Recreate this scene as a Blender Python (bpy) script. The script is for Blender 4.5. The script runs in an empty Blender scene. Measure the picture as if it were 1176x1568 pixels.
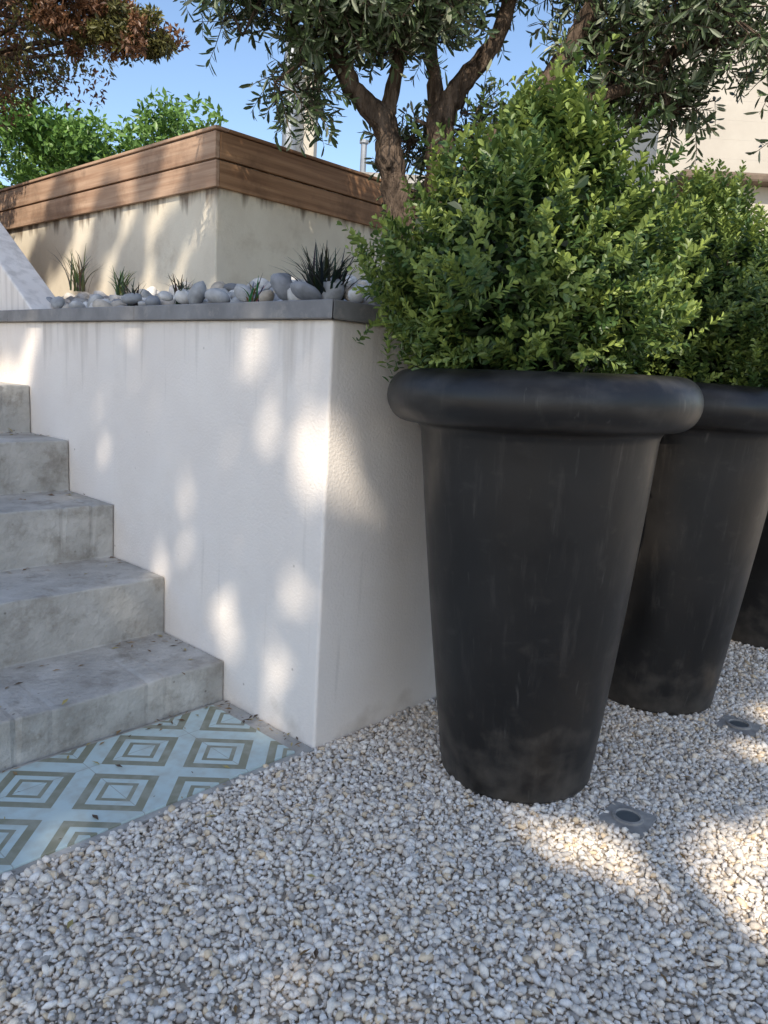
import bpy, math, random, bmesh
import numpy as np
from mathutils import Vector, Matrix, Quaternion
rng=np.random.default_rng(7); random.seed(7)
scene=bpy.context.scene
scene.view_settings.view_transform='Standard'; scene.view_settings.look='None'; scene.view_settings.exposure=0

# ---------------- frame of the walls (local x = along right face, local y = along left face)
C=np.array([-0.151,1.911,0.0]); TH=math.radians(47.4)
R=np.array([math.cos(TH),math.sin(TH),0]); L=np.array([-math.sin(TH),math.cos(TH),0])
def W(a,b,z): return C+a*R+b*L+np.array([0,0,z])
def toloc(X,Y):
    dx=X-C[0]; dy=Y-C[1]
    return dx*R[0]+dy*R[1], dx*L[0]+dy*L[1]
S=np.array([-0.09,-0.73,0.68]); S/=np.linalg.norm(S)

# ---------------- helpers
def link(o): scene.collection.objects.link(o); return o
def np_mesh(name,V,F,mat=None,col=None,smooth=False):
    V=np.asarray(V,dtype=np.float32); F=np.asarray(F,dtype=np.int32)
    n,k=F.shape
    me=bpy.data.meshes.new(name)
    me.vertices.add(len(V)); me.vertices.foreach_set('co',V.ravel())
    me.loops.add(n*k); me.loops.foreach_set('vertex_index',F.ravel())
    me.polygons.add(n); me.polygons.foreach_set('loop_start',np.arange(0,n*k,k,dtype=np.int32))
    me.update(calc_edges=True)
    if col is not None:
        at=me.color_attributes.new('Col','FLOAT_COLOR','POINT')
        c=np.ones((len(V),4),dtype=np.float32); c[:,:3]=col
        at.data.foreach_set('color',c.ravel())
    me.polygons.foreach_set('use_smooth',np.full(n,smooth))
    if mat: me.materials.append(mat)
    return me
def obj(name,me,parent=None,loc=None,rotz=None):
    o=bpy.data.objects.new(name,me); link(o)
    if loc is not None: o.location=loc
    if rotz is not None: o.rotation_euler=(0,0,rotz)
    if parent: o.parent=parent
    return o
def py_mesh(name,V,F,mat,smooth=False):
    me=bpy.data.meshes.new(name); me.from_pydata([tuple(map(float,v)) for v in V],[],F); me.update()
    if mat: me.materials.append(mat)
    if smooth: me.polygons.foreach_set('use_smooth',[True]*len(me.polygons))
    return me
def empty(name): return link(bpy.data.objects.new(name,None))
class MB:
    def __init__(s): s.V=[]; s.F=[]
    def box(s,x0,x1,y0,y1,z0,z1):
        n=len(s.V); s.V+=[(x0,y0,z0),(x1,y0,z0),(x1,y1,z0),(x0,y1,z0),(x0,y0,z1),(x1,y0,z1),(x1,y1,z1),(x0,y1,z1)]
        s.F+=[[n+i for i in f] for f in ([0,3,2,1],[4,5,6,7],[0,1,5,4],[1,2,6,5],[2,3,7,6],[3,0,4,7])]
    def prism(s,poly,z0,z1,axis='z'):
        n=len(s.V); k=len(poly)
        for z in (z0,z1):
            for p in poly:
                s.V.append((p[0],p[1],z) if axis=='z' else (z,p[0],p[1]))
        s.F.append([n+i for i in range(k)][::-1]); s.F.append([n+k+i for i in range(k)])
        for i in range(k): j=(i+1)%k; s.F.append([n+i,n+j,n+k+j,n+k+i])
    def tube(s,pts,rad,seg=8,rough=0.0):
        n=len(s.V); pts=[Vector(p) for p in pts]
        ph=[random.uniform(0,6.28) for _ in range(4)]
        for i,p in enumerate(pts):
            t=(pts[min(i+1,len(pts)-1)]-pts[max(i-1,0)]).normalized()
            u=t.cross(Vector((0.3,1,0.1))).normalized(); w=t.cross(u)
            for k in range(seg):
                a=2*math.pi*k/seg
                f=1+rough*(math.sin(3*a+ph[0]+i*.35)*.5+math.sin(5*a+ph[1]-i*.5)*.35+random.uniform(-.5,.5)*.6)
                s.V.append(tuple(p+rad[i]*f*(math.cos(a)*u+math.sin(a)*w)))
        for i in range(len(pts)-1):
            for k in range(seg):
                k2=(k+1)%seg; s.F.append([n+i*seg+k,n+i*seg+k2,n+(i+1)*seg+k2,n+(i+1)*seg+k])
        s.F.append([n+(len(pts)-1)*seg+k for k in range(seg)])
    def mesh(s,name,mat,smooth=False):
        me=py_mesh(name,s.V,s.F,mat,smooth)
        bm=bmesh.new(); bm.from_mesh(me); bmesh.ops.recalc_face_normals(bm,faces=bm.faces); bm.to_mesh(me); bm.free()
        return me
def bevel(o,w,seg=2):
    m=o.modifiers.new('b','BEVEL'); m.width=w; m.segments=seg; m.limit_method='ANGLE'; m.angle_limit=math.radians(40)
def unit(n):
    v=rng.normal(size=(n,3)); return v/np.linalg.norm(v,axis=1,keepdims=True)
def nrm(v): return v/np.maximum(np.linalg.norm(v,axis=-1,keepdims=True),1e-9)
def leaves(P,D,N,Ln,Wd,fold=0.15,mid=0.5):
    D=nrm(D); sd=nrm(np.cross(D,N)); N2=np.cross(sd,D)
    Ln=np.asarray(Ln)[:,None]; Wd=np.asarray(Wd)[:,None]
    V=np.stack([P,P+D*Ln*mid+sd*Wd/2+N2*fold*Wd,P+D*Ln,P+D*Ln*mid-sd*Wd/2+N2*fold*Wd],axis=1).reshape(-1,3)
    F=np.arange(len(P)*4).reshape(-1,4)
    return V,F
def leaves6(P,D,N,Ln,Wd,fold=0.15,curl=0.12):
    D=nrm(D); sd=nrm(np.cross(D,N)); N2=np.cross(sd,D)
    Ln=np.asarray(Ln)[:,None]; Wd=np.asarray(Wd)[:,None]
    a=P+D*Ln*.38+sd*Wd*.43+N2*fold*Wd; b=P+D*Ln*.76+sd*Wd*.45+N2*(fold*Wd-curl*Ln*.4)
    c=P+D*Ln-N2*curl*Ln
    d=P+D*Ln*.76-sd*Wd*.45+N2*(fold*Wd-curl*Ln*.4); e=P+D*Ln*.38-sd*Wd*.43+N2*fold*Wd
    V=np.stack([P,a,b,c,d,e],axis=1).reshape(-1,3)
    i=np.arange(len(P))[:,None]*6
    F=np.concatenate([i+np.array([[0,1,2,3]]),i+np.array([[0,3,4,5]])],axis=0)
    return V,F
# ---------------- materials
def nodes(name):
    m=bpy.data.materials.new(name); m.use_nodes=True; nt=m.node_tree; b=nt.nodes['Principled BSDF']
    return m,nt,b
def N(nt,t,**kw):
    n=nt.nodes.new(t)
    for k,v in kw.items(): setattr(n,k,v)
    return n
def noise_mat(name,c1,c2,scale=5,rough=0.8,bump=0.2,bscale=80,bdist=0.01,stretch=(1,1,1),lo=0.35,hi=0.65,spec=0.3,c3=None,s3=2,l3=0.5,h3=0.7,st3=(1,1,1)):
    m,nt,b=nodes(name); lk=nt.links.new
    tc=N(nt,'ShaderNodeTexCoord'); mp=N(nt,'ShaderNodeMapping'); mp.inputs['Scale'].default_value=stretch
    lk(tc.outputs['Object'],mp.inputs[0])
    n1=N(nt,'ShaderNodeTexNoise'); n1.inputs['Scale'].default_value=scale; n1.inputs['Detail'].default_value=8; n1.inputs['Roughness'].default_value=0.6
    lk(mp.outputs[0],n1.inputs['Vector'])
    cr=N(nt,'ShaderNodeValToRGB'); cr.color_ramp.elements[0].position=lo; cr.color_ramp.elements[1].position=hi
    cr.color_ramp.elements[0].color=(*c1,1); cr.color_ramp.elements[1].color=(*c2,1)
    lk(n1.outputs[0],cr.inputs[0]); out=cr.outputs[0]
    if c3:
        mp3=N(nt,'ShaderNodeMapping'); mp3.inputs['Scale'].default_value=st3; lk(tc.outputs['Object'],mp3.inputs[0])
        n3=N(nt,'ShaderNodeTexNoise'); n3.inputs['Scale'].default_value=s3; n3.inputs['Detail'].default_value=10; n3.inputs['Roughness'].default_value=0.7
        lk(mp3.outputs[0],n3.inputs['Vector'])
        mr=N(nt,'ShaderNodeMapRange'); mr.inputs[1].default_value=l3; mr.inputs[2].default_value=h3; lk(n3.outputs[0],mr.inputs[0])
        mx=N(nt,'ShaderNodeMixRGB'); mx.inputs[2].default_value=(*c3,1); lk(mr.outputs[0],mx.inputs[0]); lk(out,mx.inputs[1]); out=mx.outputs[0]
    lk(out,b.inputs['Base Color']); b.inputs['Roughness'].default_value=rough; b.inputs['Specular IOR Level'].default_value=spec
    if bump:
        n2=N(nt,'ShaderNodeTexNoise'); n2.inputs['Scale'].default_value=bscale; n2.inputs['Detail'].default_value=4
        lk(mp.outputs[0],n2.inputs['Vector'])
        bp=N(nt,'ShaderNodeBump'); bp.inputs['Strength'].default_value=bump; bp.inputs['Distance'].default_value=bdist
        lk(n2.outputs[0],bp.inputs['Height']); lk(bp.outputs[0],b.inputs['Normal'])
    return m
def speckle(m,col,scale,thr,amt,sel=.6):
    nt=m.node_tree; lk=nt.links.new; b=nt.nodes['Principled BSDF']; src=b.inputs['Base Color'].links[0].from_socket
    tc=N(nt,'ShaderNodeTexCoord'); vo=N(nt,'ShaderNodeTexVoronoi'); vo.inputs['Scale'].default_value=scale; lk(tc.outputs['Object'],vo.inputs['Vector'])
    mr=N(nt,'ShaderNodeMapRange'); mr.inputs[1].default_value=thr; mr.inputs[2].default_value=thr*.4; mr.inputs[3].default_value=0; mr.inputs[4].default_value=amt; lk(vo.outputs['Distance'],mr.inputs[0])
    sc=N(nt,'ShaderNodeSeparateColor'); lk(vo.outputs['Color'],sc.inputs[0])
    gt=N(nt,'ShaderNodeMapRange'); gt.inputs[1].default_value=sel; gt.inputs[2].default_value=1.0; lk(sc.outputs[0],gt.inputs[0])
    ml=N(nt,'ShaderNodeMath',operation='MULTIPLY'); lk(mr.outputs[0],ml.inputs[0]); lk(gt.outputs[0],ml.inputs[1])
    mx=N(nt,'ShaderNodeMixRGB'); mx.inputs[2].default_value=(*col,1); lk(ml.outputs[0],mx.inputs[0]); lk(src,mx.inputs[1]); lk(mx.outputs[0],b.inputs['Base Color'])
def drips_sheen(m,col,z0,z1,g0,g1,amt,sc3=(14,14,1.6),t0=.52,t1=.7):
    # grime, plus the painted sheen of the pot rims, by height: z0 -> g0, z1 -> g1
    nt=m.node_tree; lk=nt.links.new; b=nt.nodes['Principled BSDF']; src=b.inputs['Base Color'].links[0].from_socket
    tc=N(nt,'ShaderNodeTexCoord'); mp=N(nt,'ShaderNodeMapping'); mp.inputs['Scale'].default_value=sc3; lk(tc.outputs['Object'],mp.inputs[0])
    n1=N(nt,'ShaderNodeTexNoise'); n1.inputs['Scale'].default_value=1; n1.inputs['Detail'].default_value=9; lk(mp.outputs[0],n1.inputs['Vector'])
    sx=N(nt,'ShaderNodeSeparateXYZ'); lk(tc.outputs['Object'],sx.inputs[0])
    mr=N(nt,'ShaderNodeMapRange'); mr.inputs[1].default_value=z0; mr.inputs[2].default_value=z1; mr.inputs[3].default_value=g0; mr.inputs[4].default_value=g1; lk(sx.outputs[2],mr.inputs[0])
    ad=N(nt,'ShaderNodeMath',operation='ADD'); lk(n1.outputs[0],ad.inputs[0]); lk(mr.outputs[0],ad.inputs[1])
    m2=N(nt,'ShaderNodeMapRange'); m2.inputs[1].default_value=t0; m2.inputs[2].default_value=t1; m2.inputs[4].default_value=amt; lk(ad.outputs[0],m2.inputs[0])
    mx=N(nt,'ShaderNodeMixRGB'); mx.inputs[2].default_value=(*col,1); lk(m2.outputs[0],mx.inputs[0]); lk(src,mx.inputs[1]); lk(mx.outputs[0],b.inputs['Base Color'])
def attr_mat(name,rough=0.5,trans=0.0,spec=0.4,noise=0.0,nscale=60):
    m,nt,b=nodes(name); lk=nt.links.new
    at=N(nt,'ShaderNodeAttribute'); at.attribute_name='Col'; src=at.outputs['Color']
    if noise:
        tc=N(nt,'ShaderNodeTexCoord'); n1=N(nt,'ShaderNodeTexNoise'); n1.inputs['Scale'].default_value=nscale; n1.inputs['Detail'].default_value=4
        lk(tc.outputs['Object'],n1.inputs['Vector'])
        mr=N(nt,'ShaderNodeMapRange'); mr.inputs[1].default_value=0.3; mr.inputs[2].default_value=0.7; mr.inputs[3].default_value=1-noise; mr.inputs[4].default_value=1+noise
        lk(n1.outputs[0],mr.inputs[0])
        vm=N(nt,'ShaderNodeVectorMath',operation='SCALE'); lk(src,vm.inputs[0]); lk(mr.outputs[0],vm.inputs['Scale']); src=vm.outputs[0]
    lk(src,b.inputs['Base Color']); b.inputs['Roughness'].default_value=rough; b.inputs['Specular IOR Level'].default_value=spec
    if trans:
        tr=N(nt,'ShaderNodeBsdfTranslucent'); lk(src,tr.inputs[0]); mx=N(nt,'ShaderNodeMixShader'); mx.inputs[0].default_value=trans
        lk(b.outputs[0],mx.inputs[1]); lk(tr.outputs[0],mx.inputs[2]); lk(mx.outputs[0],nt.nodes['Material Output'].inputs[0])
    return m
M_stucco=noise_mat('white_stucco',(0.85,0.765,0.685),(0.90,0.82,0.74),scale=3,rough=0.92,bump=0.6,bscale=120,bdist=0.003,spec=0.1,c3=(0.78,0.69,0.60),s3=1.6,l3=0.55,h3=0.85)
drips_sheen(M_stucco,(.42,.36,.30),.85,1.125,-.16,.05,.45,(22,22,1.3),.5,.72)
drips_sheen(M_stucco,(.55,.47,.38),.0,.12,.10,-.22,.5,(9,9,9),.5,.72)
speckle(M_stucco,(.35,.28,.22),13,.07,.6)
M_conc=noise_mat('grey_concrete',(0.36,0.34,0.305),(0.53,0.505,0.46),scale=7,rough=0.88,bump=0.9,bscale=55,bdist=0.006,c3=(0.24,0.215,0.18),s3=9,l3=0.50,h3=0.72)
speckle(M_conc,(.13,.11,.09),30,.15,.8,.5)
speckle(M_conc,(.62,.60,.56),21,.12,.5,.6)
M_cop=noise_mat('slate_coping',(0.19,0.185,0.185),(0.28,0.27,0.265),scale=9,rough=0.7,bump=0.2,bscale=90,bdist=0.004,c3=(0.42,0.38,0.33),s3=14,l3=0.56,h3=0.8)
M_leaf=attr_mat('leaf',0.42,0.22,0.5)
M_oleaf=attr_mat('olive_leaf',0.45,0.12,0.5)
M_bark=noise_mat('bark',(0.04,0.028,0.02),(0.18,0.13,0.095),scale=26,rough=0.95,bump=1.0,bscale=60,bdist=0.04,stretch=(1,1,0.3),spec=.1)
M_stone=attr_mat('gravel_stone',0.85,0,0.2,0.12,220)
M_peb=attr_mat('pebble',0.75,0,0.25,0.22,35)
M_soil=noise_mat('soil',(0.03,0.02,0.015),(0.07,0.05,0.035),scale=30,bump=0.8,bscale=60)
M_house=noise_mat('cream_render',(0.50,0.45,0.37),(0.58,0.53,0.44),scale=2,rough=0.9,bump=0.2,bscale=30)
M_roof=noise_mat('roof_edge_brown',(0.12,0.09,0.07),(0.2,0.15,0.11),scale=8,rough=0.9,bump=0.6,bscale=20)
M_metal=noise_mat('galvanised_metal',(0.32,0.33,0.34),(0.42,0.43,0.44),scale=6,rough=0.45,bump=0.05); M_metal.node_tree.nodes['Principled BSDF'].inputs['Metallic'].default_value=0.6
M_pot=noise_mat('black_pot_plastic',(0.0095,0.0084,0.0078),(0.017,0.0148,0.0135),scale=4,rough=0.4,bump=0.18,bscale=22,bdist=0.003,spec=0.45,c3=(0.07,0.06,0.052),s3=7,l3=0.54,h3=1.0,st3=(5,5,.5))
nt=M_pot.node_tree; lk=nt.links.new; b=nt.nodes['Principled BSDF']
tc=N(nt,'ShaderNodeTexCoord'); n1=N(nt,'ShaderNodeTexNoise'); n1.inputs['Scale'].default_value=7; n1.inputs['Detail'].default_value=9; lk(tc.outputs['Object'],n1.inputs['Vector'])
mr=N(nt,'ShaderNodeMapRange'); mr.inputs[1].default_value=.3; mr.inputs[2].default_value=.7; mr.inputs[3].default_value=.31; mr.inputs[4].default_value=.52; lk(n1.outputs[0],mr.inputs[0]); lk(mr.outputs[0],b.inputs['Roughness'])
drips_sheen(M_pot,(.15,.125,.10),.28,0,-.18,.26,.55,(18,18,18),.46,.95)
drips_sheen(M_pot,(.13,.115,.10),.90,1.03,-.12,.12,.4,(12,12,30),.50,.95)  # rim colour painted paler upward, standing in for its sky reflection
# fine scratches
drips_sheen(M_pot,(.16,.145,.13),0,1,.0,.0,.35,(60,60,5),.66,.78)
# ground
M_ground,nt,b=nodes('gravel_ground'); lk=nt.links.new
tc=N(nt,'ShaderNodeTexCoord'); vo=N(nt,'ShaderNodeTexVoronoi'); vo.inputs['Scale'].default_value=80; lk(tc.outputs['Object'],vo.inputs['Vector'])
cr=N(nt,'ShaderNodeValToRGB'); cr.color_ramp.elements[0].color=(0.74,0.65,0.53,1); cr.color_ramp.elements[1].color=(0.42,0.36,0.29,1); cr.color_ramp.elements[1].position=0.8
lk(vo.outputs['Distance'],cr.inputs[0]); lk(cr.outputs[0],b.inputs['Base Color']); b.inputs['Roughness'].default_value=0.95
bp=N(nt,'ShaderNodeBump'); bp.invert=True; bp.inputs['Distance'].default_value=0.008; lk(vo.outputs['Distance'],bp.inputs['Height']); lk(bp.outputs[0],b.inputs['Normal'])
M_cream=noise_mat('cream_plaster',(0.68,0.59,0.46),(0.79,0.71,0.57),scale=3,rough=0.9,bump=0.45,bscale=110,bdist=0.003,c3=(.55,.46,.34),s3=5,l3=.52,h3=.8)
drips_sheen(M_cream,(0.13,0.085,0.055),1.64,1.765,-.2,.15,.85)
def wood(name,st,c1,c2):
    return noise_mat(name,c1,c2,scale=1.0,rough=0.7,bump=0.4,bscale=1.6,bdist=0.004,stretch=st,lo=0.3,hi=0.7,c3=(c1[0]*.3,c1[1]*.3,c1[2]*.32),s3=3,l3=0.50,h3=0.8)
M_woodL=wood('plank_wood_left',(30,1.6,45),(0.33,0.19,0.115),(0.56,0.38,0.26))
M_woodR=wood('plank_wood_right',(1.6,30,45),(0.22,0.11,0.052),(0.44,0.25,0.13))
# tile pattern
M_tile,nt,b=nodes('patterned_tile'); lk=nt.links.new
tc=N(nt,'ShaderNodeTexCoord'); sx=N(nt,'ShaderNodeSeparateXYZ'); lk(tc.outputs['Object'],sx.inputs[0])
def math_(op,a,b_=None,c=None):
    n=N(nt,'ShaderNodeMath',operation=op)
    for i,v in enumerate((a,b_,c)):
        if v is None: continue
        if isinstance(v,(int,float)): n.inputs[i].default_value=v
        else: lk(v,n.inputs[i])
    return n.outputs[0]
A_=sx.outputs[0]; B_=sx.outputs[1]
e1=math_('MULTIPLY',math_('SUBTRACT',A_,B_),1/math.sqrt(2)/0.2); e2=math_('MULTIPLY',math_('ADD',A_,B_),1/math.sqrt(2)/0.2)
f1=math_('ABSOLUTE',math_('SUBTRACT',math_('FRACT',math_('ADD',e1,0.5+0.44/0.2+10)),0.5))
f2=math_('ABSOLUTE',math_('SUBTRACT',math_('FRACT',math_('ADD',e2,0.5+0.055/0.2+10)),0.5))
d=math_('MAXIMUM',f1,f2)
cr=N(nt,'ShaderNodeValToRGB'); cr.color_ramp.interpolation='CONSTANT'
light=(0.53,0.64,0.62,1); dark=(0.25,0.25,0.175,1)
el=cr.color_ramp.elements; el[0].position=0; el[0].color=light; el[1].position=0.14; el[1].color=dark
for p,c in ((0.195,light),(0.28,dark),(0.385,light)):
    e=el.new(p); e.color=c
lk(d,cr.inputs[0])
n1=N(nt,'ShaderNodeTexNoise'); n1.inputs['Scale'].default_value=28; n1.inputs['Detail'].default_value=8; lk(tc.outputs['Object'],n1.inputs['Vector'])
mr=N(nt,'ShaderNodeMapRange'); mr.inputs[1].default_value=0.42; mr.inputs[2].default_value=0.75; mr.inputs[3].default_value=0; mr.inputs[4].default_value=0.6; lk(n1.outputs[0],mr.inputs[0])
mx=N(nt,'ShaderNodeMixRGB'); mx.inputs[2].default_value=(0.42,0.42,0.35,1); lk(mr.outputs[0],mx.inputs[0]); lk(cr.outputs[0],mx.inputs[1])
ja=math_('ABSOLUTE',math_('SUBTRACT',math_('FRACT',math_('ADD',math_('MULTIPLY',A_,1/0.2828),10.734)),0.5))
jb=math_('ABSOLUTE',math_('SUBTRACT',math_('FRACT',math_('ADD',math_('MULTIPLY',B_,1/0.2828),10.028)),0.5))
j=math_('GREATER_THAN',math_('MAXIMUM',ja,jb),0.4965)
mx2=N(nt,'ShaderNodeMixRGB'); mx2.inputs[2].default_value=(0.26,0.25,0.2,1); lk(math_('MULTIPLY',j,0.6),mx2.inputs[0]); lk(mx.outputs[0],mx2.inputs[1])
lk(mx2.outputs[0],b.inputs['Base Color']); b.inputs['Roughness'].default_value=0.6

# ---------------- ground
obj('gravel_ground',py_mesh('gravel_ground',[(-300,-300,0),(300,-300,0),(300,600,0),(-300,600,0)],[[0,1,2,3]],M_ground))
bm=bmesh.new(); bmesh.ops.create_icosphere(bm,subdivisions=1,radius=1); IV=np.array([v.co[:] for v in bm.verts]); IF=np.array([[v.index for v in f.verts] for f in bm.faces]); bm.free()
bm=bmesh.new(); bmesh.ops.create_icosphere(bm,subdivisions=2,radius=1); IV2=np.array([v.co[:] for v in bm.verts]); IF2=np.array([[v.index for v in f.verts] for f in bm.faces]); bm.free()
def stones(P,size,an,pert,IV,IF,flat=None):
    n=len(P); q=rng.normal(size=(n,4))
    if flat is not None: q[:,1:3]*=flat
    q/=np.linalg.norm(q,axis=1,keepdims=True)
    w,x,y,z=q.T
    Rm=np.stack([1-2*(y*y+z*z),2*(x*y-z*w),2*(x*z+y*w),2*(x*y+z*w),1-2*(x*x+z*z),2*(y*z-x*w),2*(x*z-y*w),2*(y*z+x*w),1-2*(x*x+y*y)],axis=1).reshape(n,3,3)
    v=IV[None]*(1+rng.normal(scale=pert,size=(n,len(IV),1)))
    v=v*an[:,None,:]*size[:,None,None]
    v=np.einsum('nij,nkj->nki',Rm,v)+P[:,None,:]
    F=(IF[None]+(np.arange(n)*len(IV))[:,None,None]).reshape(-1,3)
    return v.reshape(-1,3),F
sp=0.0087
gx,gy=np.meshgrid(np.arange(-2.2,3.0,sp),np.arange(0.65,4.0,sp)); gx=gx.ravel(); gy=gy.ravel()
gx=gx+rng.uniform(-.7,.7,len(gx))*sp; gy=gy+rng.uniform(-.7,.7,len(gx))*sp
la,lb=toloc(gx,gy)
keep=(np.abs(gx)<0.52*gy+0.35)&(lb<-0.003+rng.uniform(-.006,.010,len(gx)))
keep&=(gy<2.5)|(rng.random(len(gx))<.65)
def ingrnd(cx,cy,h): 
    a0,b0=toloc(cx,cy); return (np.abs(la-a0)<h)&(np.abs(lb-b0)<h)
SP=[(0.612,1.657),(1.117,2.207)]
for c in SP: keep&=~ingrnd(c[0],c[1],0.050)
gx,gy=gx[keep],gy[keep]; n=len(gx)
sz=np.clip(rng.lognormal(math.log(0.0061),0.32,n),0.0028,0.0125)
P=np.stack([gx,gy,sz*0.42+rng.uniform(0,0.0038,n)],axis=1)
an=np.stack([rng.uniform(.9,1.45,n),rng.uniform(.7,1,n),rng.uniform(.45,.75,n)],axis=1)
V,F=stones(P,sz,an,0.12,IV,IF,flat=.5)
pal=np.array([[.90,.81,.69],[.80,.71,.60],[.91,.84,.75],[.66,.59,.51],[.84,.70,.54],[.82,.64,.43],[.46,.41,.36],[.74,.69,.62],[.90,.77,.61]])
pi=rng.choice(len(pal),n,p=[.22,.17,.17,.11,.1,.04,.05,.06,.08]); col=pal[pi]*rng.uniform(.86,1.03,(n,1))
obj('gravel_stones',np_mesh('gravel_stones',V,F,M_stone,np.repeat(col,len(IV),axis=0),True))
print('stones',n)

# ---------------- retaining wall + coping
loc=tuple(C)
rw=empty('retaining_wall'); rw.location=loc; rw.rotation_euler=(0,0,TH)
mb=MB()
mb.prism([(0,0),(6,0),(6,.2),(.2,.2),(.2,5),(0,5)],-0.1,1.125)
mb.prism([(1.80,1.168),(4.4,2.80),(4.4,1.168)],.04,.19,'x')
o=obj('wall_body',mb.mesh('wall_body',M_stucco),rw); bevel(o,0.008,3)
mb=MB()
def cop_left(b0,b1):
    mb.prism([(-.022,b0),(.23,b0),(.23,b1),(-.022,b1)],1.1255,1.17)
def cop_right(a0,a1):
    mb.prism([(a0,-.022),(a1,-.022),(a1,.23),(a0,.23)],1.1255,1.17)
mb.prism([(-.022,-.022),(.23,.23),(.23,.9),(-.022,.9)],1.1255,1.17)
cop_left(.903,1.9); cop_left(1.903,2.9); cop_left(2.903,3.9)
mb.prism([(-.019,-.022),(.98,-.022),(.98,.23),(.233,.23)],1.1255,1.17)
cop_right(.983,1.98); cop_right(1.983,2.98); cop_right(2.983,3.98); cop_right(3.983,5.98)
o=obj('coping',mb.mesh('coping',M_cop),rw); bevel(o,0.003,2)

# bed of pebbles
def bedz(a,b):
    d=np.minimum(a,b); return 1.115+0.17*np.clip((d-.2)/.55,0,1)
xs=np.concatenate([np.linspace(.19,1.0,14),np.linspace(1.2,6,12)]); ys=np.concatenate([np.linspace(.19,1.7,16),np.linspace(2,5,6)])
V=[(x,y,float(bedz(x,y))) for y in ys for x in xs]; nx=len(xs)
F=[[j*nx+i,j*nx+i+1,(j+1)*nx+i+1,(j+1)*nx+i] for j in range(len(ys)-1) for i in range(nx-1)]
obj('planting_bed_soil',py_mesh('planting_bed_soil',V,F,M_soil,True),None,loc,TH)
kp=[]
for _ in range(6500):
    a=random.uniform(.14,3.6); b=random.uniform(.14,3.4)
    if a>.70 and b>1.53: continue
    if min(a,b)>1.0 and random.random()<.5: continue
    if all((a-j[0])**2+(b-j[1])**2>.046**2 for j in kp): kp.append((a,b))
A=np.array([k[0] for k in kp]);B=np.array([k[1] for k in kp]);n=len(A)
sz=rng.uniform(.018,.043,n); an=np.stack([rng.uniform(1,1.45,n),rng.uniform(.8,1.1,n),rng.uniform(.55,.85,n)],axis=1)
edge=np.minimum(A,B)
P=np.stack([A,B,np.maximum(bedz(A,B),np.where(edge<.23,1.165,0))+sz*.6+rng.uniform(0,.04,n)],axis=1)
V,F=stones(P,sz,an,0.04,IV2,IF2,flat=.35)
pal=np.array([[.50,.48,.46],[.30,.30,.31],[.68,.64,.59],[.22,.22,.23],[.56,.48,.39],[.40,.39,.38]])
col=pal[rng.choice(6,n,p=[.24,.16,.26,.09,.14,.11])]*rng.uniform(.85,1.1,(n,1))
obj('pebbles',np_mesh('pebbles',V,F,M_peb,np.repeat(col,len(IV2),axis=0),True),None,loc,TH)

# ---------------- upper planter box
pb=empty('raised_planter'); pb.location=loc; pb.rotation_euler=(0,0,TH)
a0,b0=.727,1.557; zb,zt=1.756,1.987
mb=MB(); mb.prism([(a0+.022,b0+.022),(6,b0+.022),(6,b0+.2),(a0+.2,b0+.2),(a0+.2,5.5),(a0+.022,5.5)],0.9,zt-.03)
o=obj('plaster_wall',mb.mesh('plaster_wall',M_cream),pb); bevel(o,.008)
mb=MB(); mb.box(a0+.19,5.9,b0+.19,5.4,1.0,1.88); obj('soil',mb.mesh('soil',M_soil),pb)
mb=MB(); h=(zt-zb)/2
for i in range(2):
    z0=zb+i*h
    for (s,e) in ((b0,b0+2.2),(b0+2.203,5.4)): mb.box(a0-.004*i,a0+.02,s,e,z0+.003,z0+h-.004)
mb.box(a0-.012,a0+.06,b0-.012,5.4,zt,zt+.014)
o=obj('planks_left',mb.mesh('planks_left',M_woodL),pb); bevel(o,.003)
mb=MB()
for i in range(2):
    z0=zb+i*h
    for (s,e) in ((a0+.021,a0+1.15),(a0+1.153,a0+3.4),(a0+3.403,5.9)): mb.box(s,e,b0-.004*i,b0+.02,z0+.003,z0+h-.004)
mb.box(a0+.061,5.9,b0-.012,b0+.06,zt,zt+.014)
o=obj('planks_right',mb.mesh('planks_right',M_woodR),pb); bevel(o,.003)

# ---------------- stairs
bs=[.4045+.335*i for i in range(10)]; zs=[.130+.187*i for i in range(10)]
poly=[(bs[0],-.1)]
for i in range(10):
    poly.append((bs[i],zs[i])); poly.append((bs[i+1] if i<9 else 6.0,zs[i]))
poly.append((6.0,-.1))
# profile swept in many thin slices so that nosings can be slightly chipped and wavy
na=150; xsl=np.linspace(-2.2,-.003,na); V=[];F=[];k=len(poly)
for q,xx_ in enumerate(xsl):
    for i,(pb_,pz_) in enumerate(poly):
        nose=(i%2==1 and i<k-1)
        w1=.0022*math.sin(xx_*9+i*2.1)+.0012*math.sin(xx_*31+i)
        chip=0
        if nose and random.random()<.10: chip=random.uniform(.002,.007)
        V.append((xx_,pb_+(w1+chip if nose else 0),pz_+((w1*.5-chip*.7) if nose else 0)))
for q in range(na-1):
    for i in range(k):
        j2=(i+1)%k; F.append([q*k+i,q*k+j2,(q+1)*k+j2,(q+1)*k+i])
F.append([i for i in range(k)]); F.append([(na-1)*k+i for i in range(k)][::-1])
me=py_mesh('concrete_stairs',V,F,M_conc)
bm=bmesh.new(); bm.from_mesh(me); bmesh.ops.recalc_face_normals(bm,faces=bm.faces); bm.to_mesh(me); bm.free()
o=obj('concrete_stairs',me,None,loc,TH); bevel(o,.005,2)

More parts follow.
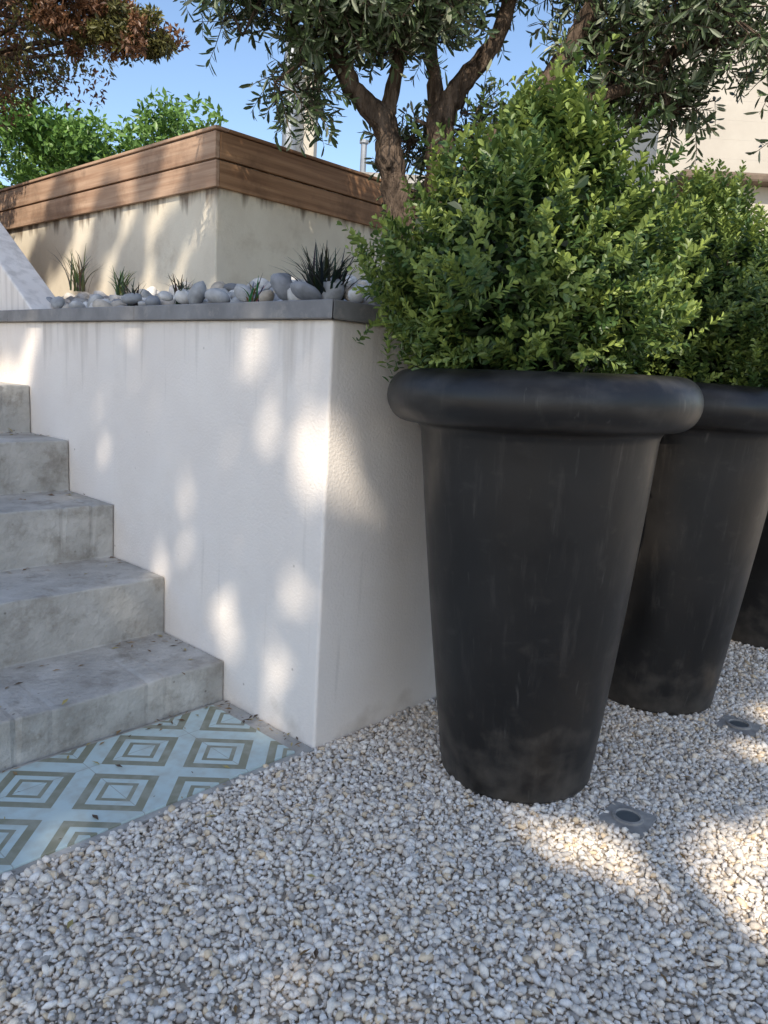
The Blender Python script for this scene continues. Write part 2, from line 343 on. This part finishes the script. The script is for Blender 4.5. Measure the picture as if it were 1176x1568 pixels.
# ---------------- tiles
tl=empty('tiled_landing'); tl.location=loc; tl.rotation_euler=(0,0,TH)
mb=MB(); mb.box(-2.2,-.002,-.006,.402,-.05,.009); o=obj('cement_border',mb.mesh('cement_border',M_conc),tl); bevel(o,.003)
mb=MB(); mb.box(-2.15,-.055,.012,.385,0,.014); o=obj('tiles',mb.mesh('tiles',M_tile),tl); bevel(o,.002)

# ---------------- pots
def lathe(name,prof,mat,seg=128):
    V=[];F=[];k=len(prof)
    for i in range(seg):
        a=2*math.pi*i/seg
        for r,z in prof: V.append((r*math.cos(a),r*math.sin(a),z))
    for i in range(seg):
        j=(i+1)%seg
        for p in range(k-1): F.append([i*k+p,j*k+p,j*k+p+1,i*k+p+1])
    return py_mesh(name,V,F,mat,True)
prof=[(.001,.004),(.178,.004),(.189,.008),(.194,.018),(.1945,.03),(.1955,.034)]
for i in range(1,13): 
    t=i/12; prof.append((.1955+(.283-.1955)*t+.004*math.sin(math.pi*t),.034+(.875-.034)*t))
prof+=[(.2865,.888),(.293,.897),(.308,.902)]
for i in range(1,16):
    t=-90+i*180/16; prof.append((.318+.051*math.cos(math.radians(t)),.964+.061*math.sin(math.radians(t))))
prof+=[(.310,1.027),(.295,1.023),(.283,1.012),(.277,.99),(.273,.93),(.273,.9)]
pot_me=lathe('pot_shell',prof,M_pot)
soil_me=py_mesh('pot_soil',[(0,0,.955)]+[(.274*math.cos(2*math.pi*i/40),.274*math.sin(2*math.pi*i/40),.94) for i in range(40)],[[0,i+1,(i+1)%40+1] for i in range(40)],M_soil)
def bush_mesh():
    ns=1950
    d=unit(ns); d[:,2]=np.where(d[:,2]<-.75,-d[:,2],d[:,2])
    def surf(d):
        lump=1+.11*np.sin(d[:,0]*5+1)*np.cos(d[:,1]*4.3)+.09*np.sin(d[:,2]*9+d[:,0]*6)
        rz=np.where(d[:,2]>0,.42,.30); top=np.clip(d[:,2],0,1); rr=.355*(1-.22*top)
        return np.stack([d[:,0]*rr*lump+.02*top,d[:,1]*rr*lump,.25+d[:,2]*rz*lump],axis=1)
    tip=surf(d); depth=rng.uniform(0,1,ns)**1.1*.42
    ctr=np.array([0.0,0,.25]); tip=tip+(ctr-tip)*depth[:,None]
    sd=nrm(nrm(tip-ctr)*.6+np.array([0,0,.6])+rng.normal(scale=.32,size=(ns,3)))
    ln=rng.uniform(.06,.13,ns)
    big=rng.random(ns)<.21; ln=np.where(big,ln*1.6,ln); tip=tip+sd*np.where(big,rng.uniform(.02,.12,ns),0)[:,None]
    Ps=[];Ds=[];Ns=[];Ls=[];Ws=[];Cs=[]
    K=12; bright=rng.random(ns)
    for k in range(K):
        t=k/(K-1)
        base=tip-sd*(ln*(1-t))[:,None]
        ang=rng.uniform(0,.5,ns)+k*math.pi/2*1.02
        u=nrm(np.cross(sd,np.array([.3,.5,.1]))); w=np.cross(sd,u)
        for sgn in (0,math.pi):
            rad=u*np.cos(ang+sgn)[:,None]+w*np.sin(ang+sgn)[:,None]
            D=nrm(rad*(1.0-.35*t)+sd*(.4+.6*t)+rng.normal(scale=.2,size=(ns,3)))
            Nn=nrm(sd-rad*.4+rng.normal(scale=.25,size=(ns,3)))
            Ps.append(base);Ds.append(D);Ns.append(Nn)
            l=rng.uniform(.018,.027,ns)*(1-.3*max(0,t-.7)/.3); Ls.append(l); Ws.append(l*rng.uniform(.44,.58,ns))
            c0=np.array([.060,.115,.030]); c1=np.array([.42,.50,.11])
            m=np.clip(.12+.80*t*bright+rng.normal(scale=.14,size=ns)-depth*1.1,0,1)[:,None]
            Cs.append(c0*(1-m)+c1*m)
    P=np.concatenate(Ps);D=np.concatenate(Ds);Nn=np.concatenate(Ns);Ln=np.concatenate(Ls);Wd=np.concatenate(Ws);Cc=np.concatenate(Cs)
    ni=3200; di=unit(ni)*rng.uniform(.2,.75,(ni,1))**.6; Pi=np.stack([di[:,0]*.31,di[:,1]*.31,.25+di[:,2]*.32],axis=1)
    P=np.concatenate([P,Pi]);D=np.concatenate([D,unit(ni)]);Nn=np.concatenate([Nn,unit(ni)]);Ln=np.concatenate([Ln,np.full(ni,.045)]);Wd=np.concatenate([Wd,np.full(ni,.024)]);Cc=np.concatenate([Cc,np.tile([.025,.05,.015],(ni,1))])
    ok=P[:,2]>-.06
    P,D,Nn,Ln,Wd,Cc=[x[ok] for x in (P,D,Nn,Ln,Wd,Cc)]
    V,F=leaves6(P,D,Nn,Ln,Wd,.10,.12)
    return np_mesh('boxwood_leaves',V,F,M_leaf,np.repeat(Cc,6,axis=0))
bme=bush_mesh()
sb=MB()
for i in range(14):
    a=i*2.4; r=.1+.15*random.random()
    sb.tube([(.03*math.cos(a),.03*math.sin(a),-.08),(r*.5*math.cos(a),r*.5*math.sin(a),.12),(r*math.cos(a),r*math.sin(a),.4)],[.008,.006,.002],6)
stem_me=sb.mesh('boxwood_stems',M_bark,True)
POTS=[((.382,1.885),-1.3,(-.060,.0),0.2,(1.02,.97)),((.925,2.448),1.0,(-.01,0),1.9,(1.03,.93)),((1.63,3.12),0.2,(0,0),3.9,(1,.95))]
for k,(p,tilt,off,rz,sc) in enumerate(POTS):
    e=empty('plant_pot'); e.location=(p[0],p[1],0); e.rotation_euler=(0,math.radians(tilt),0)
    sh=obj('shell',pot_me,e); sh.rotation_euler=(0,0,k*2.1+.4); obj('soil',soil_me,e)
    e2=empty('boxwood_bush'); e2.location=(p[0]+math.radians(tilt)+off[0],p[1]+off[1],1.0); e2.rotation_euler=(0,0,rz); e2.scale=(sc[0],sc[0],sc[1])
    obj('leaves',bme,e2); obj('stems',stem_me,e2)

# ---------------- in-ground spotlights
M_plate=noise_mat('brushed_plate',(0.24,0.22,0.20),(0.40,0.37,0.33),scale=20,rough=0.6,bump=.2)
M_glass,nt,b=nodes('lamp_glass'); b.inputs['Base Color'].default_value=(.12,.13,.13,1); b.inputs['Roughness'].default_value=.15
for c in SP:
    e=empty('ground_spotlight'); e.location=(c[0],c[1],.001); e.rotation_euler=(0,0,TH+.1)
    V=[];F=[];m=64
    for i in range(m):
        a=2*math.pi*(i+.5)/m; ca,sa=math.cos(a),math.sin(a); q=.054/max(abs(ca),abs(sa))
        V+=[(ca*q,sa*q,0),(ca*q,sa*q,.010),(ca*.036,sa*.036,.011),(ca*.035,sa*.035,.016),(ca*.029,sa*.029,.017),(ca*.027,sa*.027,.011)]
    for i in range(m):
        j=(i+1)%m
        for p in range(5): F.append([i*6+p,j*6+p,j*6+p+1,i*6+p+1])
    obj('plate',py_mesh('plate',V,F,M_plate),e)
    V=[(0,0,.0145)]+[(.0275*math.cos(2*math.pi*i/m),.0275*math.sin(2*math.pi*i/m),.0125) for i in range(m)]
    obj('lens',py_mesh('lens',V,[[0,i+1,(i+1)%m+1] for i in range(m)],M_glass,True),e)

# ---------------- olive tree
ot=empty('olive_tree')
mb=MB()
limbs=[
 ([(.03,3.18,1.05),(.02,3.2,1.45),(.0,3.2,1.60),(-.046,3.2,1.79),(-.085,3.2,1.954),(-.214,3.17,2.07),(-.33,3.12,2.26),(-.5,3.05,2.6),(-.6,3.0,3.0)],[.078,.064,.056,.050,.046,.036,.028,.02,.01]),
 ([(-.085,3.2,1.93),(-.06,3.22,2.1),(-.02,3.2,2.35),(.0,3.2,2.8)],[.036,.028,.022,.012]),
 ([(.17,3.28,1.05),(.165,3.28,1.45),(.15,3.26,1.73),(.13,3.25,1.99),(.19,3.25,2.11),(.32,3.25,2.28),(.42,3.25,2.6),(.5,3.2,3.0)],[.085,.07,.060,.05,.04,.032,.024,.012]),
 ([(.13,3.25,1.97),(.10,3.27,2.15),(.05,3.3,2.4),(.1,3.3,2.9)],[.036,.028,.02,.01]),
 ([(.17,3.24,1.62),(.27,3.18,1.80),(.40,3.12,1.956),(.50,3.12,2.08),(.58,3.12,2.2),(.67,3.12,2.41),(.8,3.1,2.8)],[.05,.045,.04,.038,.036,.032,.018]),
 ([(.42,3.13,1.97),(.6,3.15,2.03),(.84,3.18,2.13),(1.0,3.2,2.27),(1.25,3.2,2.5),(1.5,3.1,2.7)],[.028,.026,.024,.022,.018,.01]),
 ([(1.0,3.2,2.27),(1.2,3.15,2.3),(1.45,3.05,2.32),(1.6,3.0,2.2)],[.014,.011,.008,.005]),
 ([(-.33,3.12,2.26),(-.55,3.05,2.42),(-.8,3.0,2.5),(-1.0,2.95,2.42)],[.016,.012,.008,.004]),
]
LP=[]
for pts,rad in limbs:
    P2=[];R2=[]
    for i in range(len(pts)-1):
        for k in range(8):
            t=k/8; p=[pts[i][j]*(1-t)+pts[i+1][j]*t for j in range(3)]
            r=rad[i]*(1-t)+rad[i+1]*t
            P2.append(tuple(p[j]+random.uniform(-1,1)*r*.10 for j in range(3))); R2.append(r*random.uniform(.93,1.1))
    P2.append(pts[-1]);R2.append(rad[-1]); mb.tube(P2,R2,18,.13); LP+=[(Vector(p),r) for p,r in zip(P2,R2)]
obj('trunks',mb.mesh('trunks',M_bark,True),ot)
blobs=[((-.38,3.05,2.46),(.34,.3,.25),400,.2),((-.06,3.15,2.46),(.32,.3,.25),430,.2),((-.66,3.0,2.42),(.22,.2,.14),70,-.1),((-.92,2.95,2.47),(.2,.2,.10),30,-.2),
 ((-.42,3.1,2.08),(.12,.15,.14),46,-.5),((-.3,3.1,2.26),(.16,.15,.12),90,0),((-.05,3.1,2.24),(.14,.12,.1),80,.1),((.25,3.3,2.54),(.2,.3,.13),90,.1),((.6,3.2,2.6),(.3,.3,.18),160,.1),((.95,3.1,2.42),(.3,.3,.22),220,.1),
 ((1.25,3.0,2.34),(.28,.3,.22),130,-.1),((1.0,3.3,2.12),(.25,.2,.12),100,.1),((1.5,2.95,2.15),(.28,.3,.28),70,-.5),((.74,3.2,2.2),(.2,.2,.14),90,.1),
 ((.3,3.45,1.97),(.16,.15,.16),80,.3),((.02,3.42,1.85),(.12,.12,.18),50,.3),((.58,3.35,1.95),(.2,.15,.12),80,.3),((0,3.2,3.1),(.9,.6,.35),120,0),((1.2,3.2,3.0),(.7,.6,.35),90,0)]
Ps=[];Ds=[];Ns=[];Ls=[];Ws=[];Cs=[]
tw=MB()
for (c,r,nt_,droop) in blobs:
    c=Vector(c); hubs=[]
    for _ in range(max(3,nt_//14)):
        h=Vector([c[i]+random.gauss(0,.5)*r[i] for i in range(3)])
        lp,lr=min(LP,key=lambda q:(q[0]-h).length)
        mid=(lp+h)/2+Vector((random.uniform(-.05,.05),random.uniform(-.05,.05),.04))
        if (h-lp).length<.9: tw.tube([lp,mid,h],[min(.012,lr*.6),.007,.004],6)
        hubs.append(h)
    for _ in range(nt_):
        s=Vector([c[i]+random.uniform(-1,1)*r[i]*.85 for i in range(3)])
        hub=min(hubs,key=lambda q:(q-s).length)
        s=hub.lerp(s,random.uniform(.4,1))
        d=(s-c); d=Vector((d.x/r[0],d.y/r[1],d.z/r[2]))*.6+Vector((random.gauss(0,.5),random.gauss(0,.5),random.gauss(0,.45)+droop+.1)); d.normalize()
        ln=random.uniform(.08,.21); pts=[s]; k=5
        for i in range(k):
            d=(d+Vector((0,0,-.02+droop*.12))+Vector((random.gauss(0,.07),random.gauss(0,.07),random.gauss(0,.05)))).normalized(); pts.append(pts[-1]+d*ln/k)
        tw.tube([hub]+[pts[0],pts[3],pts[5]],[.003,.0025,.0015,.0008],4)
        nl=int(ln/.0105); tone=random.random()
        for q in range(nl):
            t=q/nl*k; i=min(int(t),k-1); p=pts[i].lerp(pts[i+1],t-i); ax=(pts[i+1]-pts[i]).normalized()
            a=random.uniform(0,6.28); u=ax.orthogonal().normalized(); w=ax.cross(u); rd=u*math.cos(a)+w*math.sin(a)
            Ps.append(p); Ds.append(rd*.9+ax*.6); Ns.append(ax*1.0-rd*.5+Vector((random.gauss(0,.5),random.gauss(0,.5),random.gauss(0,.5))))
            l=random.uniform(.038,.062); Ls.append(l); Ws.append(l*.25)
            if random.random()<.22: Cs.append((.28,.31,.21))
            else:
                f=random.uniform(.6,1.3)*(.75+.6*tone); Cs.append((.082*f,.120*f,.047*f))
V,F=leaves6(np.array([tuple(p) for p in Ps]),np.array([tuple(p) for p in Ds]),np.array([tuple(p) for p in Ns]),Ls,Ws,.1,.05)
obj('leaves',np_mesh('olive_leaves',V,F,M_oleaf,np.repeat(np.array(Cs),6,axis=0)),ot)
obj('twigs',tw.mesh('olive_twigs',M_bark),ot)
print('olive leaves',len(Ps))

# ---------------- leaf cloud trees
def cloud(name,clumps,per,cr_,ll,lw,c0,c1,mat):
    Ps=[];Cs=[]
    for (c,s) in clumps:
        d=unit(per)*rng.uniform(.35,1,(per,1))**.5
        Ps.append(np.array(c)+d*np.array([cr_,cr_,cr_*.75])*s)
        m=np.clip(rng.uniform(0,.5)+rng.uniform(0,.5,(per,1))+d[:,2:3]*.15,0,1)
        Cs.append(np.array(c0)*(1-m)+np.array(c1)*m)
    P=np.concatenate(Ps);n=len(P); l=rng.uniform(.7,1.15,n)*ll
    V,F=leaves(P,unit(n),nrm(unit(n)+np.array([0,-.5,.5])),l,l*lw/ll,.12,.5)
    return np_mesh(name,V,F,mat,np.repeat(np.concatenate(Cs),4,axis=0))
cl=[]
for _ in range(330):
    x=random.uniform(-8,-1.9); y=random.uniform(7.6,9.2); top=3.28+.12*math.sin(x*2.3)+.1*math.sin(x*5.1)-max(0,x+2.4)*.4
    cl.append(((x,y,top-random.random()**2*1.6),random.uniform(.7,1.2)))
hd=empty('laurel_hedge')
obj('leaves',cloud('hedge_leaves',cl,150,.26,.085,.04,(.06,.14,.025),(.2,.34,.07),M_leaf),hd)
mb=MB()
for i in range(16):
    x=-7.6+i*.35; mb.tube([(x,8.4,0),(x+.1,8.4,1.2),(x+random.uniform(-.3,.3),8.4,2.5)],[.06,.045,.02],7)
obj('stems',mb.mesh('hedge_stems',M_bark),hd)
pt=empty('purple_plum_tree')
cl=[]
for _ in range(280):
    d=Vector(unit(1)[0])*random.uniform(.3,1)**.5
    cl.append(((-2.50+d.x*.98,4.6+d.y*.8,3.17+d.z*.86),random.uniform(.6,1.15)))
for _ in range(60):
    t=random.random(); cl.append(((-1.95+t*.70,4.4+random.uniform(-.15,.15),2.74-.08*t+random.uniform(-.16,.22)*(1-.5*t)),random.uniform(.25,.5)))
random.shuffle(cl); half=int(len(cl)*.5)
obj('leaves',cloud('plum_leaves',cl[:half],140,.17,.040,.016,(.07,.032,.02),(.28,.14,.065),M_leaf),pt)
obj('green_leaves',cloud('plum_green_leaves',cl[half:],140,.17,.040,.016,(.05,.05,.015),(.19,.18,.05),M_leaf),pt)
mb=MB(); mb.tube([(-2.95,4.95,1.7),(-2.9,4.9,2.1),(-2.75,4.8,2.6),(-2.5,4.6,3.5)],[.09,.08,.06,.02],10,.1)
for i in range(26):
    c=cl[i*9][0]; s0=(-2.8,4.85,2.4+i*.03); mb.tube([s0,((c[0]+s0[0])/2,(c[1]+s0[1])/2,(c[2]+s0[2])/2+.08),c],[.022,.013,.004],6)
obj('trunk',mb.mesh('plum_trunk',M_bark,True),pt)

# ---------------- tall shade tree behind the photographer (unseen; crown, gaps and clusters shaped for the dapples)
n=30000
d=rng.uniform(-1,1,(n,3)); lob=1+.08*np.sin(np.arctan2(d[:,1],d[:,0])*7)
d=d[(np.abs(d[:,0])**3.2+np.abs(d[:,1])**3.2)**(1/3.2)<lob]
e1=nrm(np.cross(S,[0,0,1.])); e2=np.cross(e1,S)
cc=np.array([.30,1.55,.50])+S*9.0
P=cc+e1*d[:,:1]*2.35+e2*d[:,1:2]*1.80+S*d[:,2:3]*1.4
def shade_spray(T,r,k):  # loose leaf clusters added to shade chosen spots on parapet and planter
    return np.array(T)+S*(9.0+random.uniform(-.6,.6))+unit(k)*rng.uniform(0,1,(k,1))**.4*r
extra=[shade_spray(W(.04,2.15,1.45),.42,1500),shade_spray(W(.04,1.8,1.3),.25,500)]
for b_,z_,r_ in ((1.68,1.45,.10),(1.78,1.72,.09),(1.95,1.55,.12),(2.1,1.9,.10),(2.3,1.5,.13),(2.55,1.7,.13),(2.75,1.45,.12),(3.1,1.75,.16),(1.6,1.9,.06),(3.4,1.5,.15)):
    extra.append(shade_spray(W(.727,b_,z_),r_,int(5000*r_*r_)+15))
for a_,z_,r_ in ((.85,1.45,.13),(.82,1.7,.10),(1.02,1.55,.12),(1.0,1.86,.07),(1.2,1.42,.10),(1.15,1.74,.05),(1.45,1.88,.07),(1.35,1.5,.07)):
    extra.append(shade_spray(W(a_,1.557,z_),r_,int(5000*r_*r_)+15))
P=np.concatenate([P]+extra)
ok=np.ones(len(P),bool)
def gap_plane(n_,p0,T,U,Vv,ru,rv):
    # gap whose footprint on a given real surface is an oval
    t=((P-p0)@n_)/(S@n_); Q=P-np.outer(t,S)-T
    return ((Q@U)/ru)**2+((Q@Vv)/rv)**2<1
nL=-R; Z3=np.array([0,0,1.])
for b_,z_,r_ in ((.085,.466,.052),(.05,.735,.054),(.17,.235,.034),(.41,.25,.034),(.77,.36,.024),(.37,.46,.018),(.25,.83,.022),(.31,1.04,.030),(.63,.587,.010),(1.19,.84,.006),(1.17,.70,.006),(.94,1.1,.018),(1.75,1.0,.022),(.18,.06,.012)):
    ok&=~gap_plane(nL,C,W(0,b_,z_),L,Z3,(r_+.046),(r_+.046)*1.35)
nR=-L
ok&=~gap_plane(nR,C,W(.085,0,.73),R,Z3,.085,.12)
for x,y,rx,ry in ((.34,1.60,.12,.08),(.50,1.54,.15,.11),(.64,1.47,.15,.12),(.77,1.39,.13,.10),(.88,1.57,.15,.11),(1.05,1.66,.11,.09),(.84,1.26,.08,.06),(1.3,2.3,.12,.09),(1.12,2.05,.09,.07),(1.3,1.78,.10,.08),(-.30,1.25,.055,.045),(.05,1.08,.055,.045)):
    ok&=~gap_plane(Z3,np.zeros(3),np.array([x,y,0]),np.array([.86,-.5,0]),np.array([.5,.86,0]),rx,ry)
lit=[]
def g(p,r): lit.append((np.array(p),r))
g((.72,1.80,.99),.06); g((.66,1.78,.8),.03); g((1.2,2.3,.85),.05)
for x,y,z,r in ((.55,1.68,1.45,.16),(.48,1.7,1.62,.15),(.38,1.62,1.3,.10),(.60,1.72,1.25,.14),(.3,1.8,1.75,.14),(.2,1.65,1.5,.08),(.1,1.7,1.4,.06),(.64,1.85,1.6,.13),(.5,1.6,1.12,.10),(1.2,2.3,1.5,.15),(1.05,2.3,1.3,.11),(.02,1.75,1.6,.07),(.42,1.7,1.5,.11),(.9,2.3,1.6,.12),(.62,1.7,1.1,.07)):
    g((x,y,z),r)
for T,r in lit:
    q=P-T; q=q-np.outer(q@S,S); ok&=np.linalg.norm(q,axis=1)>r+.036
P=P[ok]; n=len(P); l=rng.uniform(.11,.16,n); m=rng.random((n,1)); D=unit(n)
V,F=leaves(P-D*l[:,None]*.5,D,unit(n),l,l*.68,.1)
stt=empty('shade_tree')
M_sleaf=attr_mat('shade_leaf',.6,0,.3)
obj('leaves',np_mesh('shade_leaves',V,F,M_sleaf,np.repeat(np.array([.06,.11,.03])*(1-m)+np.array([.14,.2,.06])*m,4,axis=0)),stt)
mb=MB(); top=Vector(cc); b0_=Vector((2.4,-7.4,0)); f0=b0_+Vector((-.5,.3,3.6))
mb.tube([b0_,b0_+Vector((-.1,.1,1.8)),f0,top+Vector((.5,-.3,-.9)),top+Vector((0,0,.6))],[.24,.2,.15,.08,.02],12)
for i in range(14):
    q=P[i*700%n]; mb.tube([f0,(Vector(q)+top+Vector((.3,-.2,-.8)))/2,Vector(q)],[.07,.035,.008],6)
obj('trunk',mb.mesh('shade_trunk',M_bark,True),stt)

# ---------------- grass tufts in the bed
def tuft(name,a,b,z,h,nb,c0,c1,wd):
    V=[];F=[];Cc=[]
    for _ in range(nb):
        az=random.uniform(0,6.28); lean=random.uniform(.1,.9); l=h*random.uniform(.7,1.15); x0=random.uniform(-.2,.2)*h;y0=random.uniform(-.2,.2)*h
        k=5;n0=len(V); col=[c0[j]+(c1[j]-c0[j])*random.random() for j in range(3)]
        for i in range(k+1):
            t=i/k; rr=l*lean*t*t*.8+t*.02; zz=l*(t-.35*lean*t*t*t); w=wd*(1-t**2.2)*.5+.0004
            cx=x0+rr*math.cos(az); cy=y0+rr*math.sin(az)
            V+=[(cx-w*math.sin(az),cy+w*math.cos(az),zz),(cx+w*math.sin(az),cy-w*math.cos(az),zz)]; Cc+=[col,col]
        for i in range(k): F.append([n0+2*i,n0+2*i+1,n0+2*i+3,n0+2*i+2])
    me=np_mesh(name,np.array(V),np.array(F),M_leaf,np.array(Cc),True)
    p=W(a,b,z); return obj(name,me,None,tuple(p))
tuft('black_mondo_grass',.22,.27,1.16,.19,140,(.010,.014,.010),(.035,.045,.025),.009)
tuft('mondo_grass',.16,.52,1.18,.09,28,(.03,.05,.02),(.3,.32,.2),.006)
tuft('mondo_grass',.15,.90,1.19,.10,32,(.015,.03,.012),(.08,.1,.05),.006)
tuft('mondo_grass',.17,1.25,1.19,.10,36,(.015,.03,.012),(.08,.1,.05),.006)
tuft('mondo_grass',.40,1.75,1.27,.12,36,(.02,.04,.015),(.1,.12,.05),.006)
tuft('mondo_grass',.40,2.15,1.3,.2,36,(.08,.1,.05),(.25,.28,.15),.006)
tuft('garden_seedling',.46,.26,1.22,.15,9,(.10,.16,.04),(.22,.3,.08),.018)

# ---------------- fallen leaves
n=200
xx=rng.uniform(-1.0,1.7,n); yy=rng.uniform(.8,2.6,n); a_,b_=toloc(xx,yy); zz=np.full(n,.014)
for i in range(n):
    if b_[i]>0:
        if a_[i]>-.02: zz[i]=-1
        elif b_[i]<.40: zz[i]=.0165
        else:
            k=int((b_[i]-.4045)//.335); zz[i]=zs[min(max(k,0),9)]+.002
ok=zz>0
ne=150
ea=-rng.uniform(0,1,ne)**2*.9-.01; k=rng.integers(0,5,ne); eb=.4045+.335*(k+1)-rng.uniform(0,1,ne)**2*.2-.006
ep=np.array([W(ea[i],eb[i],zs[k[i]]+.002) for i in range(ne)])
nb_=70
xb=np.concatenate([-rng.uniform(.06,1.2,nb_//2),-rng.uniform(.0,.05,nb_-nb_//2)]); yb=np.concatenate([.385-rng.uniform(0,1,nb_//2)**2*.05,rng.uniform(.02,.38,nb_-nb_//2)])
ep2=np.array([W(xb[i],yb[i],.0165) for i in range(nb_)])
P=np.concatenate([np.stack([xx,yy,zz],axis=1)[ok],ep,ep2]); n=len(P)
D=unit(n); D[:,2]*=.08; Nn=np.array([0,0,1.])+rng.normal(scale=.15,size=(n,3)); l=rng.uniform(.008,.030,n)
pal=np.array([[.16,.09,.04],[.25,.15,.06],[.45,.36,.13],[.1,.065,.04],[.36,.24,.12]])
V,F=leaves(P,D,Nn,l,l*rng.uniform(.15,.4,n),.2)
obj('fallen_leaves',np_mesh('fallen_leaves',V,F,M_leaf,np.repeat(pal[rng.integers(0,5,n)],4,axis=0)))

# ---------------- buildings
M_clad=noise_mat('cream_cladding',(0.52,0.47,0.40),(0.60,0.55,0.47),scale=2,rough=0.9,bump=0)
nt=M_clad.node_tree; lk=nt.links.new; b=nt.nodes['Principled BSDF']
tc=N(nt,'ShaderNodeTexCoord'); wv=N(nt,'ShaderNodeTexWave',wave_type='BANDS',bands_direction='Z',wave_profile='SAW'); wv.inputs['Scale'].default_value=1.6; lk(tc.outputs['Object'],wv.inputs['Vector'])
bp=N(nt,'ShaderNodeBump'); bp.inputs['Distance'].default_value=.03; lk(wv.outputs[0],bp.inputs['Height']); lk(bp.outputs[0],b.inputs['Normal'])
h1=empty('house')
mb=MB()
mb.prism([(2.75,0),(9,0),(9,5.6),(5.9,7.6),(2.75,4.75)],0,1)
mb.V=[(x,9+6*z,y) for (x,y,z) in mb.V]
obj('walls',mb.mesh('house_walls',M_clad),h1)
mb=MB(); mb.prism([(2.68,4.70),(5.9,7.62),(9.2,5.5),(9.2,5.62),(5.9,7.75),(2.68,4.80)],0,1); mb.V=[(x,8.97+6.1*z,y) for (x,y,z) in mb.V]
obj('roof',mb.mesh('house_roof',M_house),h1)
M_win,nt,b=nodes('window_glass'); b.inputs['Base Color'].default_value=(.04,.05,.06,1); b.inputs['Roughness'].default_value=.08
mb=MB(); mb.box(5.2,6.4,8.97,8.995,3.2,4.6); mb.box(5.2,6.4,8.97,8.995,.9,2.3); obj('windows',mb.mesh('house_windows',M_win),h1)
mb=MB()
for z in (3.2,.9):
    mb.box(5.12,6.48,8.95,8.998,z-.08,z-.002); mb.box(5.12,6.48,8.95,8.998,z+1.402,z+1.48); mb.box(5.12,5.198,8.95,8.998,z-.002,z+1.402); mb.box(6.402,6.48,8.95,8.998,z-.002,z+1.402); mb.box(5.78,5.82,8.955,8.969,z,z+1.4)
obj('window_frames',mb.mesh('house_frames',M_metal),h1)
h3=empty('garden_annex')
mb=MB(); mb.box(2.35,6,6.6,8.5,0,2.66); obj('walls',mb.mesh('annex_walls',M_house),h3)
mb=MB(); mb.box(2.2,6.1,6.45,8.6,2.661,2.73); o=obj('roof',mb.mesh('annex_roof',M_roof),h3); bevel(o,.02)
h2=empty('low_house')
mb=MB(); mb.box(-1.7,2.0,8,12,0,2.85); obj('walls',mb.mesh('low_walls',M_house),h2)
mb=MB(); mb.box(-1.75,2.05,7.95,12.05,2.851,2.93); obj('roof_edge',mb.mesh('low_roof',M_conc),h2)
mb=MB(); mb.box(-1.10,-.92,8.3,8.6,2.931,3.86); mb.box(-1.12,-.90,8.28,8.62,3.861,3.90); o=obj('chimney_stack',mb.mesh('chimney_stack',M_house),h2); bevel(o,.01)
mb=MB()
mb.tube([(-1.13,8.0,2.93),(-1.13,8.0,3.42),(-1.13,8.0,3.421),(-1.13,8.0,3.46),(-1.13,8.0,3.461),(-1.13,8.0,4.2)],[.072,.072,.085,.085,.066,.066],20)
mb.tube([(-.40,8.0,2.93),(-.40,8.0,3.2),(-.40,8.0,3.201),(-.40,8.0,3.23)],[.03,.03,.045,.045],14)
obj('flue_pipes',mb.mesh('flue_pipes',M_metal,False),h2)

# ---------------- camera
cam=bpy.data.cameras.new('camera'); co=link(bpy.data.objects.new('camera',cam))
cam.sensor_fit='VERTICAL'; cam.sensor_height=36; cam.lens=36*1178/1568; cam.clip_end=2000; cam.clip_start=.02
p=math.radians(10.1); rho=math.radians(3.3)
Fw=Vector((0,math.cos(p),-math.sin(p))); up0=Vector((0,math.sin(p),math.cos(p))); r0=Vector((1,0,0))
cr_=math.cos(rho)*r0+math.sin(rho)*up0; cu=-math.sin(rho)*r0+math.cos(rho)*up0
M=Matrix.Identity(4)
for i in range(3): M[i][0]=cr_[i]; M[i][1]=cu[i]; M[i][2]=-Fw[i]
M[2][3]=1.0; co.matrix_world=M; scene.camera=co

# ---------------- light
el_=math.asin(S[2]); az=math.atan2(S[0],S[1])
w=bpy.data.worlds.new('World'); scene.world=w; w.use_nodes=True; nt=w.node_tree
sky=nt.nodes.new('ShaderNodeTexSky'); sky.sky_type='NISHITA'; sky.sun_disc=False; sky.sun_elevation=el_; sky.sun_rotation=az; sky.air_density=1.0; sky.dust_density=0.9; sky.ozone_density=2.2
nt.links.new(sky.outputs[0],nt.nodes['Background'].inputs[0]); nt.nodes['Background'].inputs[1].default_value=0.22
sl=bpy.data.lights.new('sun','SUN'); sl.energy=5.0; sl.angle=math.radians(.55); sl.color=(1,.91,.77)
so=link(bpy.data.objects.new('sun',sl)); so.rotation_euler=Vector(S).to_track_quat('Z','Y').to_euler(); so.location=(0,-5,8)
